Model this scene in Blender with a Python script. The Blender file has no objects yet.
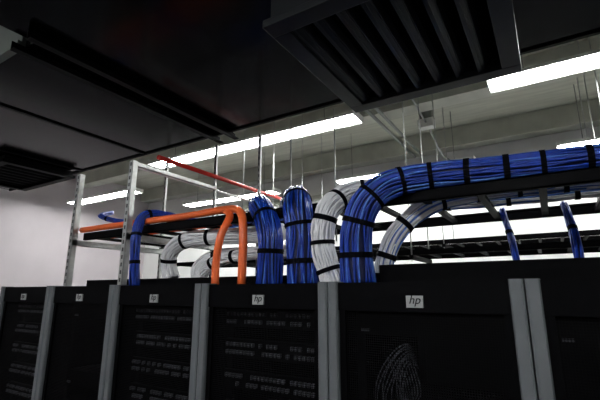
import bpy, math, random
from mathutils import Vector, Matrix
random.seed(4)
scene=bpy.context.scene
scene.view_settings.view_transform='Standard'
scene.view_settings.look='None'
EYE=1.965
# ------------------------------------------------------------------ materials
def newmat(name):
    m=bpy.data.materials.new(name); m.use_nodes=True
    nt=m.node_tree; b=nt.nodes.get("Principled BSDF")
    return m,nt,b
def pmat(name,col,rough=.5,metal=0.,var=0.15,scale=8.,bump=0.,stretch=None,spec=.5):
    m,nt,b=newmat(name)
    tc=nt.nodes.new("ShaderNodeTexCoord"); mp=nt.nodes.new("ShaderNodeMapping")
    if stretch: mp.inputs["Scale"].default_value=stretch
    n=nt.nodes.new("ShaderNodeTexNoise"); n.inputs["Scale"].default_value=scale; n.inputs["Detail"].default_value=5
    r=nt.nodes.new("ShaderNodeValToRGB")
    c0=[c*(1-var) for c in col]+[1]; c1=[min(1,c*(1+var)) for c in col]+[1]
    r.color_ramp.elements[0].position=.3; r.color_ramp.elements[1].position=.7
    r.color_ramp.elements[0].color=c0; r.color_ramp.elements[1].color=c1
    nt.links.new(tc.outputs["Object"],mp.inputs[0]); nt.links.new(mp.outputs[0],n.inputs["Vector"])
    nt.links.new(n.outputs["Fac"],r.inputs[0]); nt.links.new(r.outputs[0],b.inputs["Base Color"])
    b.inputs["Roughness"].default_value=rough; b.inputs["Metallic"].default_value=metal
    b.inputs["Specular IOR Level"].default_value=spec
    if bump:
        bp=nt.nodes.new("ShaderNodeBump"); bp.inputs["Strength"].default_value=bump; bp.inputs["Distance"].default_value=.02
        nt.links.new(n.outputs["Fac"],bp.inputs["Height"]); nt.links.new(bp.outputs[0],b.inputs["Normal"])
    return m
def emat(name,col,s):
    m,nt,b=newmat(name)
    b.inputs["Base Color"].default_value=(1,1,1,1)
    b.inputs["Emission Color"].default_value=(*col,1); b.inputs["Emission Strength"].default_value=s
    return m
M={}
M['wall']=pmat("painted_wall",(.84,.84,.83),.7,var=.03,scale=3)
M['wall_l']=pmat("painted_wall_lilac",(.60,.55,.58),.7,var=.04,scale=2)
M['ceil']=pmat("concrete_ceiling",(.50,.51,.43),.8,var=.14,scale=4,stretch=(.3,3,1),bump=.1)
M['beam']=pmat("concrete_beam",(.56,.57,.50),.8,var=.12,scale=3,bump=.1)
M['floor']=pmat("raised_floor_tile",(.05,.05,.06),.5,var=.1,scale=3)
M['black']=pmat("black_powder_coat",(.0012,.0012,.0016),.55,var=.2,scale=20,spec=.05)
M['duct']=pmat("black_duct_sheet",(.001,.0014,.002),.17,var=.2,scale=2,bump=.04,metal=.0,spec=.10)
M['ductrail']=pmat("black_duct_flange",(.001,.001,.0015),.5,var=.2,scale=8,spec=.06)
M['louver']=pmat("dark_louver_paint",(.005,.006,.007),.38,var=.1,scale=5,spec=.2)
M['ductlit']=pmat("lit_duct_side_grey",(.16,.18,.16),.5,var=.1,scale=4,metal=.3)  # paler copy of the duct colour, light on its near side painted in
M['trim']=pmat("grey_door_trim",(.12,.133,.137),.38,var=.06,scale=10)
M['galv']=pmat("galvanised_strut",(.50,.51,.50),.4,metal=.5,var=.15,scale=30)
M['hole']=pmat("strut_slot_shadow",(.05,.05,.05),.8)
M['blue']=pmat("blue_cable_jacket",(.005,.040,.34),.32,var=.3,scale=30)
M['blue2']=pmat("light_blue_cable_jacket",(.07,.19,.62),.32,var=.2,scale=30)
M['white']=pmat("white_cable_jacket",(.95,.95,.96),.35,var=.03,scale=30)
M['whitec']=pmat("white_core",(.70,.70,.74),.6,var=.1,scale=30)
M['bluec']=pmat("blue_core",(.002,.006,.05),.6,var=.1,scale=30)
M['orange']=pmat("orange_innerduct",(1.0,.17,.040),.35,var=.06,scale=10)
M['red']=pmat("red_conduit",(.65,.025,.015),.4,var=.08,scale=10)
M['strap']=pmat("black_hook_loop_strap",(.002,.002,.004),.8,var=.2,scale=60,spec=.08)
M['conduit']=pmat("grey_conduit",(.24,.25,.24),.4,metal=.4,var=.1,scale=10)
M['badge']=pmat("badge_plate",(.42,.43,.42),.35,var=.04,scale=10)
M['port']=pmat("port_plastic",(.13,.135,.15),.5,var=.6,scale=60)
M['cord']=pmat("patch_cord_grey",(.08,.085,.10),.5,var=.4,scale=60)
M['housing']=pmat("white_enamel",(.85,.85,.83),.4,var=.03)
M['tube']=emat("fluorescent_tube",(.98,1,.98),70)
M['tube_dim']=emat("front_fill_tube",(.95,.98,1),48)  # weaker tube for the unseen fixtures added to light the rack fronts
def perf():
    m,nt,b=newmat("perforated_black_steel")
    b.inputs["Base Color"].default_value=(.003,.003,.0035,1); b.inputs["Roughness"].default_value=.5
    b.inputs["Specular IOR Level"].default_value=.08
    tc=nt.nodes.new("ShaderNodeTexCoord"); sp=nt.nodes.new("ShaderNodeSeparateXYZ"); cb=nt.nodes.new("ShaderNodeCombineXYZ")
    v=nt.nodes.new("ShaderNodeTexVoronoi"); v.voronoi_dimensions='2D'; v.inputs["Scale"].default_value=140; v.inputs["Randomness"].default_value=0
    c=nt.nodes.new("ShaderNodeMath"); c.operation='GREATER_THAN'; c.inputs[1].default_value=.42
    nt.links.new(tc.outputs["Object"],sp.inputs[0]); nt.links.new(sp.outputs[0],cb.inputs[0]); nt.links.new(sp.outputs[2],cb.inputs[1])
    nt.links.new(cb.outputs[0],v.inputs["Vector"]); nt.links.new(v.outputs["Distance"],c.inputs[0])
    nt.links.new(c.outputs[0],b.inputs["Alpha"])
    return m
M['perf']=perf()
# ------------------------------------------------------------------ mesh builder
class MB:
    def __init__(s): s.v=[];s.f=[];s.mi=[];s.m=[];s.sm=[]
    def mat(s,k):
        if k not in s.m: s.m.append(k)
        return s.m.index(k)
    def box(s,a,b,k,taper=None):
        i=len(s.v);x0,y0,z0=a;x1,y1,z1=b
        s.v+=[(x0,y0,z0),(x1,y0,z0),(x1,y1,z0),(x0,y1,z0),(x0,y0,z1),(x1,y0,z1),(x1,y1,z1),(x0,y1,z1)]
        for q in [(0,3,2,1),(4,5,6,7),(0,1,5,4),(1,2,6,5),(2,3,7,6),(3,0,4,7)]:
            s.f.append([i+j for j in q]); s.mi.append(s.mat(k)); s.sm.append(False)
    def prism(s,poly,axis,a,b,k):
        n=len(poly);i=len(s.v)
        for t in (a,b):
            for p in poly:
                s.v.append({'x':(t,p[0],p[1]),'y':(p[0],t,p[1]),'z':(p[0],p[1],t)}[axis])
        s.f.append(list(range(i,i+n))[::-1]); s.f.append(list(range(i+n,i+2*n)))
        for j in range(n): s.f.append([i+j,i+(j+1)%n,i+n+(j+1)%n,i+n+j])
        for _ in range(n+2): s.mi.append(s.mat(k)); s.sm.append(False)
    def tube(s,pts,r,k,seg=8,cap=True):
        pts=[Vector(p) for p in pts]; n=len(pts)
        fr=frames(pts); i=len(s.v)
        for q in range(n):
            rr=r[q] if isinstance(r,(list,tuple)) else r
            t,a,b=fr[q]
            for j in range(seg):
                w=2*math.pi*j/seg
                s.v.append(tuple(pts[q]+a*(rr*math.cos(w))+b*(rr*math.sin(w))))
        mi=s.mat(k)
        for q in range(n-1):
            for j in range(seg):
                s.f.append([i+q*seg+j,i+q*seg+(j+1)%seg,i+(q+1)*seg+(j+1)%seg,i+(q+1)*seg+j]); s.mi.append(mi); s.sm.append(True)
        if cap:
            s.f.append([i+j for j in range(seg)][::-1]); s.f.append([i+(n-1)*seg+j for j in range(seg)]); s.mi+=[mi,mi]; s.sm+=[False,False]
    def done(s,name,parent=None,bevel=0):
        me=bpy.data.meshes.new(name); me.from_pydata(s.v,[],s.f); 
        for k in s.m: me.materials.append(M[k])
        me.polygons.foreach_set("material_index",s.mi); me.polygons.foreach_set("use_smooth",s.sm); me.update()
        o=bpy.data.objects.new(name,me); scene.collection.objects.link(o)
        if parent: o.parent=parent
        if bevel:
            bv=o.modifiers.new("b",'BEVEL'); bv.width=bevel; bv.segments=2; bv.limit_method='ANGLE'
        return o
def empty(name,loc=(0,0,0)):
    e=bpy.data.objects.new(name,None); e.location=loc; e.empty_display_size=.1; scene.collection.objects.link(e); return e
def frames(pts):
    n=len(pts);out=[]
    for i in range(n):
        t=(pts[min(i+1,n-1)]-pts[max(i-1,0)]).normalized()
        if i==0:
            a=t.cross(Vector((0,1,0)))
            if a.length<.1: a=t.cross(Vector((0,0,1)))
            a.normalize()
        else:
            a=out[-1][1]-t*out[-1][1].dot(t); a.normalize()
        out.append((t,a,t.cross(a)))
    return out
def spline(cp,n=40):
    cp=[Vector(c) for c in cp]; P=[cp[0]*2-cp[1]]+cp+[cp[-1]*2-cp[-2]]
    dense=[]
    for i in range(1,len(P)-2):
        for k in range(24):
            t=k/24
            p0,p1,p2,p3=P[i-1:i+3]
            dense.append(.5*((2*p1)+(p2-p0)*t+(2*p0-5*p1+4*p2-p3)*t*t+(3*p1-p0-3*p2+p3)*t**3))
    dense.append(cp[-1])
    L=[0]
    for i in range(1,len(dense)): L.append(L[-1]+(dense[i]-dense[i-1]).length)
    out=[];j=0
    for k in range(n):
        d=L[-1]*k/(n-1)
        while j<len(L)-2 and L[j+1]<d: j+=1
        w=(d-L[j])/max(1e-9,L[j+1]-L[j]); out.append(dense[j].lerp(dense[j+1],min(1,w)))
    return out
def bundle(name,cp,R,nc,cr,mat,core,straps=(),n=60,mix=None):
    pts=spline(cp,n); fr=frames(pts)
    Rf=R
    m=MB()
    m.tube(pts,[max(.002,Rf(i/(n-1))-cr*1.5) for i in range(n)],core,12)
    for c in range(nc):
        base=2*math.pi*c/nc; ph=random.random()*6.28; fq=random.uniform(1,3.5); am=random.uniform(.08,.30); rj=random.uniform(-.7,.8)*cr
        tw=random.uniform(-.35,.35)
        q=[]
        for i in range(n):
            t=i/(n-1); w=base+am*math.sin(fq*6.28*t+ph)+tw*t
            bul=0
            if straps:
                ds=min(abs(t-s) for s in straps); bul=min(1,ds/.04)*.0028
            r=Rf(t)-cr*.6+rj*math.sin(6*t+ph)*(bul/.0028 if straps else 1)+bul
            q.append(pts[i]+fr[i][1]*(r*math.cos(w))+fr[i][2]*(r*math.sin(w)))
        k=mat if not mix or random.random()>mix[1] else mix[0]
        m.tube(q,cr,k,6,cap=True)
    root=m.done(name)
    if straps:
        s=MB()
        for t in straps:
            i=int(t*(n-1)); i=max(1,min(n-2,i)); T=fr[i][0]; r=Rf(t)+cr*.7
            tilt=random.uniform(-.15,.15)
            w=random.uniform(.009,.013)
            T2=(T+fr[i][1]*tilt).normalized()
            prof=[(-w,0),(-w,.003),(w,.003),(w,0)]
            seg=24; b0=len(s.v)
            for j in range(seg):
                an=2*math.pi*j/seg; rad=fr[i][1]*math.cos(an)+fr[i][2]*math.sin(an)
                for (ax,ra) in prof: s.v.append(tuple(pts[i]+rad*(r+ra)+T2*ax))
            for j in range(seg):
                for e in range(4):
                    a=b0+j*4+e;b=b0+j*4+(e+1)%4;c=b0+((j+1)%seg)*4+(e+1)%4;d=b0+((j+1)%seg)*4+e
                    s.f.append([a,b,c,d]); s.mi.append(s.mat('strap')); s.sm.append(False)
        s.done(name+"_straps",root)
    return root
# ------------------------------------------------------------------ room
def room(name,a,b,k):
    m=MB(); m.box(a,b,k); return m.done(name)
room("floor",(-10,-4,-.1),(5,7.6,0),'floor')
room("ceiling",(-10,-4,4.9),(5,7.6,5.0),'ceil')
room("wall_back",(-10.1,7.6,-.1),(5.1,7.75,5.0),'wall')
room("wall_left",(-10.1,-4,-.1),(-10,7.6,5.0),'wall_l')
room("wall_right",(5,-4,-.1),(5.1,7.6,5.0),'wall')
room("wall_front",(-10.1,-4.1,-.1),(5.1,-4,5.0),'wall_l')
m=MB()
for y in (5.4,3.4,1.2): m.box((-9.99,y,4.6),(4.99,y+.3,4.9),'beam')
m.done("ceiling_beam")
m=MB(); m.box((-9.99,7.3,4.55),(4.99,7.59,4.9),'beam'); m.box((-9.99,7.50,3.95),(4.99,7.59,4.05),'beam'); m.done("trim_1")
# ------------------------------------------------------------------ lights
def fixture(x0,x1,y,z,tm='tube'):
    e=empty("fluorescent_light_fixture",((x0+x1)/2,y,z))
    L=(x1-x0)/2
    h=MB()
    h.prism([(-.06,.08),(-.155,.012),(-.16,0),(-.15,0),(-.055,.055),(.055,.055),(.15,0),(.16,0),(.155,.012),(.06,.08)],'x',-L,L,'housing')
    h.box((-L-.006,-.155,-.0),(-L,.155,.08),'housing'); h.box((L,-.155,-.0),(L+.006,.155,.08),'housing')
    h.done("housing",e)
    t=MB(); n=max(1,round(2*L/1.22)); s=2*L/n
    for i in range(n):
        for yy in (-.075,.075):
            t.tube([(-L+i*s+.03,yy,.010),(-L+(i+1)*s-.03,yy,.010)],.019,tm,10)
    t.done("tubes",e)
    w=MB()
    for xx in (-L*.75,L*.75): w.tube([(xx,0,.08),(xx,0,4.895-z)],.005,'conduit',6)
    w.done("hanger_rods",e)
fixture(-5.3,-1.72,4.1,EYE+2.0)
fixture(-.3,2.2,4.1,EYE+2.0)
fixture(-9.3,-7.0,5.0,EYE+2.0)
fixture(-3.2,-.8,6.56,EYE+2.0)
fixture(.3,2.8,6.56,EYE+2.0)
fixture(-7.2,-4.6,6.56,EYE+2.0)
fixture(-5.5,-3.0,-1.6,EYE+1.7,'tube_dim')  # this and the next: unseen, added behind the camera as front fill
fixture(-2.0,2.5,-1.6,EYE+1.7,'tube_dim')
# ------------------------------------------------------------------ server racks
XR=-0.063; YF=1.2527; H=2.0
def rack(x0,kind):
    e=empty("server_rack",(x0,YF,0))
    W=.6
    c=MB()
    c.box((.004,.06,.06),(.022,1.05,H-.006),'black'); c.box((W-.022,.06,.06),(W-.004,1.05,H-.006),'black')
    c.box((.022,.06,H-.03),(W-.022,1.05,H-.006),'black'); c.box((.022,.06,.06),(W-.022,1.05,.12),'black')
    c.box((.022,1.03,.12),(W-.022,1.05,H-.03),'black')
    for x in (.05,W-.09):
        c.box((x,.13,.12),(x+.03,.15,H-.03),'black'); c.box((x,.9,.12),(x+.03,.92,H-.03),'black')
    for x in (.08,W-.08):
        for y in (.15,.95): c.tube([(x-.012,y,.03),(x+.012,y,.03)],.03,'black',14)
        for y in (.15,.95): c.box((x-.02,y-.02,.03),(x+.02,y+.02,.06),'black')
    c.done("cabinet",e)
    d=MB()
    prof=[(0.002,.058),(0.002,.004),(.008,0),(.034,0),(.038,.006),(.038,.058)]
    d.prism(prof,'z',.05,H,'trim'); d.prism([(W-p[0],p[1]) for p in prof][::-1],'z',.05,H,'trim')
    d.done("door_side_trim",e)
    d=MB()
    d.box((.038,.012,.05),(W-.038,.055,.13),'black')
    d.box((.038,.018,.13),(.06,.05,H-.095),'black'); d.box((W-.06,.018,.13),(W-.038,.05,H-.095),'black')
    d.box((.038,.012,H-.095),(W-.038,.055,H-.004),'black')
    d.box((W-.058,.004,.95),(W-.040,.018,1.15),'black')
    d.done("door_frame",e)
    p=MB(); p.box((.06,.028,.13),(W-.06,.0285,H-.095),'perf'); p.done("perforated_door",e)
    b=MB(); b.box((W/2-.026,.004,H-.082),(W/2+.026,.012,H-.046),'badge'); b.done("badge",e,.001)
    cu=bpy.data.curves.new("badge_text",'FONT'); cu.body="hp"; cu.size=.036; cu.extrude=.0006; cu.align_x='CENTER'; cu.shear=.3
    to=bpy.data.objects.new("badge_text",cu); scene.collection.objects.link(to); to.parent=e
    to.location=(W/2,.0032,H-.070); to.rotation_euler=(math.pi/2,0,0); cu.materials.append(M['black'])
    q=MB()
    if kind in('panel',):
        for zr in (1.86,1.74,1.62,1.50,1.38,1.2,1.08,.9):
            q.box((.06,.10,zr-.035),(W-.06,.12,zr+.035),'black')
            for r in (-.015,.015):
                for i in range(24):
                    if random.random()<.2: continue
                    xx=.075+i*.0187
                    q.box((xx,.088,zr+r-.007),(xx+.010,.10,zr+r+.007),'port')
        q.done("patch_panels",e)
    else:
        for zr in (1.86,1.5,1.35,1.15,.9,.7):
            q.box((.06,.13,zr-.04),(W-.06,.8,zr+.04),'black')
            q.box((.07,.125,zr-.03),(.10,.13,zr-.02),'port')
        q.done("servers",e)
    if kind=='loop':
        q=MB()
        for i in range(9):
            o=i*.010; rr=random.uniform(-.012,.012)
            q.tube(spline([(.15+o,.12,1.50),(.135+o+rr,.09,1.62),(.15+o,.075,1.71-o*.3+rr),(.20+o*.6,.07,1.78-o*.6+rr),(.235+o*.3,.09,1.80-o*.7),(.25+o*.2,.12,1.79-o*.8)],24),.0022,'cord',5)
            q.tube(spline([(.17+o,.10,1.76+rr),(.20+o,.085,1.70-o*.4),(.22+o*.5,.09,1.62+rr),(.20,.12,1.52)],20),.0020,'cord',5)
        q.done("patch_cords",e)
    return e
kinds=['loop','panel','panel','srv','panel']
for i,k in enumerate(kinds): rack(XR-.6*(i+1),k)
rack(XR,'srv'); rack(XR+.6,'panel')
m=MB()
for (a,b,t) in ((-.66,1.13,.085),(-2.95,-.665,.05)):
    m.box((a,1.76,H),(b,1.775,H+t),'black'); m.box((a,1.775,H),(b,2.0,H+.012),'black'); m.box((a,2.0,H),(b,2.015,H+t),'black')
    x=a+.02
    while x<b-.03:
        m.box((x,1.775,H+t-.012),(x+.02,2.0,H+t-.002),'black'); x+=.3
m.done("rack_top_wireway")
# ------------------------------------------------------------------ ladder trays
def tray(name,x0,x1,y0,y1,z,rh=.055,rung=.23,k='black',sup=()):
    m=MB()
    for y,s in ((y0,1),(y1,-1)):
        m.box((x0,min(y,y+s*.006),z-rh),(x1,max(y,y+s*.006),z),k)
        m.box((x0,min(y,y+s*.025),z-.006),(x1,max(y,y+s*.025),z),k)
        m.box((x0,min(y,y+s*.025),z-rh),(x1,max(y,y+s*.025),z-rh+.006),k)
    x=x0+.06
    while x<x1-.03:
        m.box((x,y0+.006,z-rh+.01),(x+.03,y1-.006,z-rh+.03),k); x+=rung
    for x in sup:
        m.box((x,y0-.05,z-rh-.042),(x+.04,y1+.06,z-rh-.001),k)
    return m.done(name)
tray("cable_ladder_tray",-3.05,1.8,1.75,2.5,EYE+.445,sup=(.28,1.1))
tray("cable_ladder_tray",-4.5,2.5,3.85,4.45,2.36,rh=.05,sup=(-3.22,-1.12,.58))
tray("cable_ladder_tray",-4.5,2.5,5.3,5.9,2.62,rh=.06,sup=(-3.22,-1.12,.58))
def strut(m,x,y,z0,z1,w=.041):
    m.box((x,y,z0),(x+w,y+.003,z1),'galv'); m.box((x,y,z0),(x+.003,y+w,z1),'galv'); m.box((x+w-.003,y,z0),(x+w,y+w,z1),'galv')
    z=z0+.03
    while z<z1-.03:
        m.box((x+.013*w/.041,y-.0008,z),(x+w-.013*w/.041,y,z+.026),'hole'); z+=.05
def strutY(m,x,z,y0,y1,w=.041):
    m.box((x,y0,z),(x+w,y1,z+.003),'galv'); m.box((x,y0,z),(x+.003,y1,z+w),'galv'); m.box((x+w-.003,y0,z),(x+w,y1,z+w),'galv')
m=MB()
for x in (-3.09,-2.44):
    strut(m,x,1.665,H,2.87); strut(m,x,2.505,H,3.26,.022)
    strutY(m,x,2.31,1.67,2.55)
strutY(m,-2.44,2.84,1.71,2.505,.028)
m.done("strut_support_frame")
m=MB(); strut(m,-1.95,2.505,H+.0,3.26,.022); m.done("strut_support_frame")
m=MB()
for x,y in ((-1.57,2.42),(-1.20,2.42)):
    m.tube([(x,y,H if x<-1.3 else 2.30),(x,y,3.262)],.006,'galv',6)
m.done("threaded_hanger_rods")
m=MB()
for x in (-3.2,-1.1,.6):
    for y in (3.82,4.48,5.27,5.93): m.tube([(x,y,2.25 if y<5 else 2.5),(x,y,4.6 if y<3.7 or 5.3<y<5.8 else 4.89)],.006,'galv',6)
m.done("tray_hanger_rods")
m=MB(); m.tube([(-2.385,1.86,2.945),(-2.385,3.6,2.945)],.018,'red',10); m.tube([(-3.1,2.3,2.62),(-2.4,3.0,2.62),(-2.0,3.4,2.62)],.010,'red',8); m.done("red_conduit")
m=MB(); m.tube([(-2.52,1.8,2.87),(-2.52,3.6,2.87)],.012,'housing',10); m.done("white_conduit")
# ------------------------------------------------------------------ cables
N=lambda a,b,k:[a+(b-a)*i/(k-1) for i in range(k)]
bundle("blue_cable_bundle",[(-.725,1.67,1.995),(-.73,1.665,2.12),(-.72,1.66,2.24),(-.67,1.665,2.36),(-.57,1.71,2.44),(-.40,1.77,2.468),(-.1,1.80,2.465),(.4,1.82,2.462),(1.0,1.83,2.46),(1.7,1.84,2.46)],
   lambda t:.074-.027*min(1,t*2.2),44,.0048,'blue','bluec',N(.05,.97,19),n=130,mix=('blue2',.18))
bundle("blue_cable_bundle",[(-1.01,1.67,1.995),(-1.015,1.665,2.12),(-1.02,1.665,2.25),(-1.04,1.67,2.36),(-1.11,1.77,2.45),(-1.27,1.98,2.48),(-1.5,2.25,2.47),(-1.9,2.38,2.45)],
   lambda t:.070,42,.0048,'blue','bluec',(.08,.19,.30,.42,.54,.8),n=70,mix=('blue2',.14))
bundle("blue_cable_bundle",[(-1.22,1.68,1.995),(-1.21,1.675,2.12),(-1.21,1.675,2.24),(-1.26,1.70,2.35),(-1.38,1.80,2.45),(-1.52,2.0,2.47),(-1.75,2.2,2.465),(-2.1,2.22,2.46)],
   lambda t:.062,38,.0047,'blue','bluec',(.13,.26,.40,.54,.8),n=60,mix=('blue2',.14))
bundle("blue_cable_bundle",[(-2.27,1.67,1.995),(-2.28,1.665,2.15),(-2.29,1.665,2.33),(-2.30,1.71,2.455),(-2.28,1.82,2.49),(-2.2,2.1,2.465)],
   lambda t:.028,20,.0045,'blue','bluec',(.2,.4,.6),n=40)
bundle("blue_cable_bundle",[(-2.40,1.84,2.45),(-2.55,1.83,2.46),(-2.8,1.82,2.50),(-3.0,1.84,2.56),(-3.1,2.0,2.62)],lambda t:.014,10,.0045,'blue','bluec',(.2,.6),n=30)
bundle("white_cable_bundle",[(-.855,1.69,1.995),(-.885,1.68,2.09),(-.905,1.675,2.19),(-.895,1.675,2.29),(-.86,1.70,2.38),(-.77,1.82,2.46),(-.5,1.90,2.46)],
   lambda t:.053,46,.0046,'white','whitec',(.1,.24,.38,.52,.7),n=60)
bundle("white_cable_bundle",[(-.67,1.84,2.015),(-.655,1.84,2.12),(-.59,1.86,2.25),(-.45,1.92,2.37),(-.2,2.02,2.43),(.3,2.04,2.43),(1.0,2.06,2.43),(1.7,2.07,2.43)],
   lambda t:.042,38,.0045,'white','whitec',N(.05,.97,14),n=90,mix=('blue2',.12))
bundle("white_cable_bundle",[(-.6,2.14,2.42),(-.2,2.18,2.42),(.3,2.2,2.42),(1.7,2.22,2.42)],lambda t:.035,28,.0045,'blue2','bluec',N(.1,.9,8),n=50,mix=('white',.5))
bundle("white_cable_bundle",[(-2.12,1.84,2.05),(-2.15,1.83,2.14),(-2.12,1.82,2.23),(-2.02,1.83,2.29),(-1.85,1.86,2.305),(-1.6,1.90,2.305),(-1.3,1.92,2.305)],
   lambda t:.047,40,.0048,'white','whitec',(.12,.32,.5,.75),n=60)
bundle("white_cable_bundle",[(-2.00,1.95,2.05),(-2.01,1.95,2.11),(-1.95,1.96,2.17),(-1.84,1.98,2.20),(-1.65,2.0,2.205),(-1.3,2.02,2.205)],
   lambda t:.036,30,.0048,'white','whitec',(.3,.6),n=50)
bundle("white_cable_bundle",[(-1.86,1.86,2.02),(-1.87,1.86,2.07),(-1.82,1.86,2.12),(-1.72,1.86,2.16),(-1.55,1.86,2.18),(-1.38,1.86,2.19)],
   lambda t:.032,26,.0046,'white','whitec',(.3,.6),n=40)
bundle("blue_cable_bundle",[(-.18,2.38,2.40),(-.17,2.34,2.34),(-.14,2.25,2.2),(-.12,2.18,2.0)],lambda t:.012,9,.0042,'blue','bluec',(.4,.8),n=30)
bundle("blue_cable_bundle",[(.10,2.38,2.40),(.11,2.34,2.34),(.12,2.25,2.2),(.12,2.18,2.0)],lambda t:.015,10,.0042,'blue','bluec',(.4,.8),n=30)
m=MB()
m.tube(spline([(-3.05,1.733,2.432),(-2.4,1.733,2.432),(-1.8,1.733,2.432),(-1.56,1.71,2.432),(-1.38,1.63,2.385),(-1.33,1.60,2.25),(-1.33,1.60,2.0)],60),.022,'orange',12)
m.tube(spline([(-2.15,1.80,2.435),(-1.72,1.78,2.45),(-1.49,1.67,2.39),(-1.485,1.60,2.26),(-1.51,1.60,2.12),(-1.51,1.60,2.0)],60),.021,'orange',12)
for j,y in enumerate((1.83,1.87,1.91,1.96)):
    m.tube(spline([(-3.05,y,2.40),(-2.6,y+.02,2.40),(-2.0,y+.01,2.40),(-1.75,y+.02,2.40)],40),.011,'orange',10)
m.done("orange_fibre_innerduct")
# ------------------------------------------------------------------ ducts
ZD=EYE+1.30
e=empty("hvac_duct")
m=MB()
m.box((-2.20,.3,ZD),(4.9,2.32,ZD+.55),'duct')
m.done("main_trunk",e,.004)
m=MB(); m.box((-5.9,.87,ZD),(-2.20,2.32,ZD+.55),'duct'); m.done("side_trunk",e,.004)
m=MB(); m.box((-5.9,.85,ZD),(-2.30,.87,ZD+1.3),'ductlit'); m.box((-5.9,.83,ZD),(-2.3,.85,ZD+.03),'ductlit'); m.done("lit_side_panel",e)  # near duct face, its lit look put into the grey colour
m=MB()
for x in (-2.29,-2.12):
    m.box((x,.80,ZD-.05),(x+.006,2.40,ZD-.001),'ductrail'); m.box((x,.80,ZD-.056),(x+.045,2.40,ZD-.05),'ductrail')
for x in (-4.25,-3.2,.8):
    m.box((x,.9 if x<-2 else .3,ZD-.012),(x+.03,2.34,ZD),'ductrail')
m.box((-5.9,2.32,ZD-.012),(4.9,2.345,ZD+.06),'ductrail')
m.done("flanges",e)
def diffuser(name,x0,x1,y0,y1,zb,zt,nsl,k='louver'):
    e=empty(name,((x0+x1)/2,(y0+y1)/2,zb)); L=(x1-x0)/2; D=(y1-y0)/2; Ht=zt-zb; fw=.07
    m=MB()
    m.box((-L,-D,0),(L,-D+fw,.03),k); m.box((-L,D-fw,0),(L,D,.03),k)
    m.box((-L,-D+fw,0),(-L+fw,D-fw,.03),k); m.box((L-fw,-D+fw,0),(L,D-fw,.03),k)
    t=.012
    m.box((-L+.02,-D+.02,.03),(L-.02,-D+.02+t,Ht),k); m.box((-L+.02,D-.02-t,.03),(L-.02,D-.02,Ht),k)
    m.box((-L+.02,-D+.02+t,.03),(-L+.02+t,D-.02-t,Ht),k); m.box((L-.02-t,-D+.02+t,.03),(L-.02,D-.02-t,Ht),k)
    m.done("frame",e,.003)
    s=MB(); W=2*(L-fw); sc=min(1,(Ht-.02)/.13)
    for i in range(nsl):
        x=-L+fw+W*(i+.5)/nsl
        pr=[]
        for q in range(6):
            a=q/5; pr.append((x-.045+.07*a, .012+(.10*a-.03*math.sin(a*3.14))*sc+.03*(1-sc)))
        pr2=[(p[0]+.004,p[1]+.004) for p in pr][::-1]
        s.prism(pr+pr2,'y',-D+fw,D-fw,k)
    s.box((-L+.03,-D+.03,Ht-.012),(L-.03,D-.03,Ht-.004),'black')
    s.done("louver_blades",e)
diffuser("air_supply_diffuser",-.757,.0,.978,1.78,EYE+.9,ZD-.013,7)
diffuser("air_supply_diffuser",-5.4,-4.3,1.6,2.3,ZD-.09,ZD-.013,8,'ductrail')
# ------------------------------------------------------------------ ceiling conduits
m=MB()
m.tube([(-2.0,4.0,4.55),(-1.95,7.4,4.5)],.026,'conduit',8); m.tube([(-1.86,4.0,4.55),(-1.81,7.4,4.5)],.026,'conduit',8)
m.tube([(-1.3,4.6,4.55),(-1.38,6.0,4.55)],.016,'conduit',8)
m.tube(spline([(-1.38,6.1,4.55),(-1.4,6.6,4.5),(-1.35,7.1,4.3),(-1.0,7.35,4.1),(-.6,7.4,3.85),(-.1,7.4,3.95),(.3,7.42,3.92),(1.5,7.44,3.9)],40),.020,'conduit',8)
m.done("ceiling_conduit_run")
m=MB(); m.box((-1.50,5.98,4.48),(-1.26,6.14,4.62),'housing'); m.box((-1.48,6.0,4.62),(-1.28,6.12,4.895),'conduit'); m.done("junction_box",None,.005)
# ------------------------------------------------------------------ world/camera
w=bpy.data.worlds.new("w"); scene.world=w; w.use_nodes=True
w.node_tree.nodes["Background"].inputs[0].default_value=(.5,.55,.6,1); w.node_tree.nodes["Background"].inputs[1].default_value=.05
th=math.atan(92/400);a=math.radians(58.4)
f=Vector((-math.cos(a)*math.cos(th),math.sin(a)*math.cos(th),math.sin(th)))
cam=bpy.data.cameras.new("camera"); cam.sensor_width=36; cam.lens=24; cam.clip_start=.01
co=bpy.data.objects.new("camera",cam); scene.collection.objects.link(co)
co.location=(0,0,EYE); co.rotation_euler=f.to_track_quat('-Z','Y').to_euler()
scene.camera=co
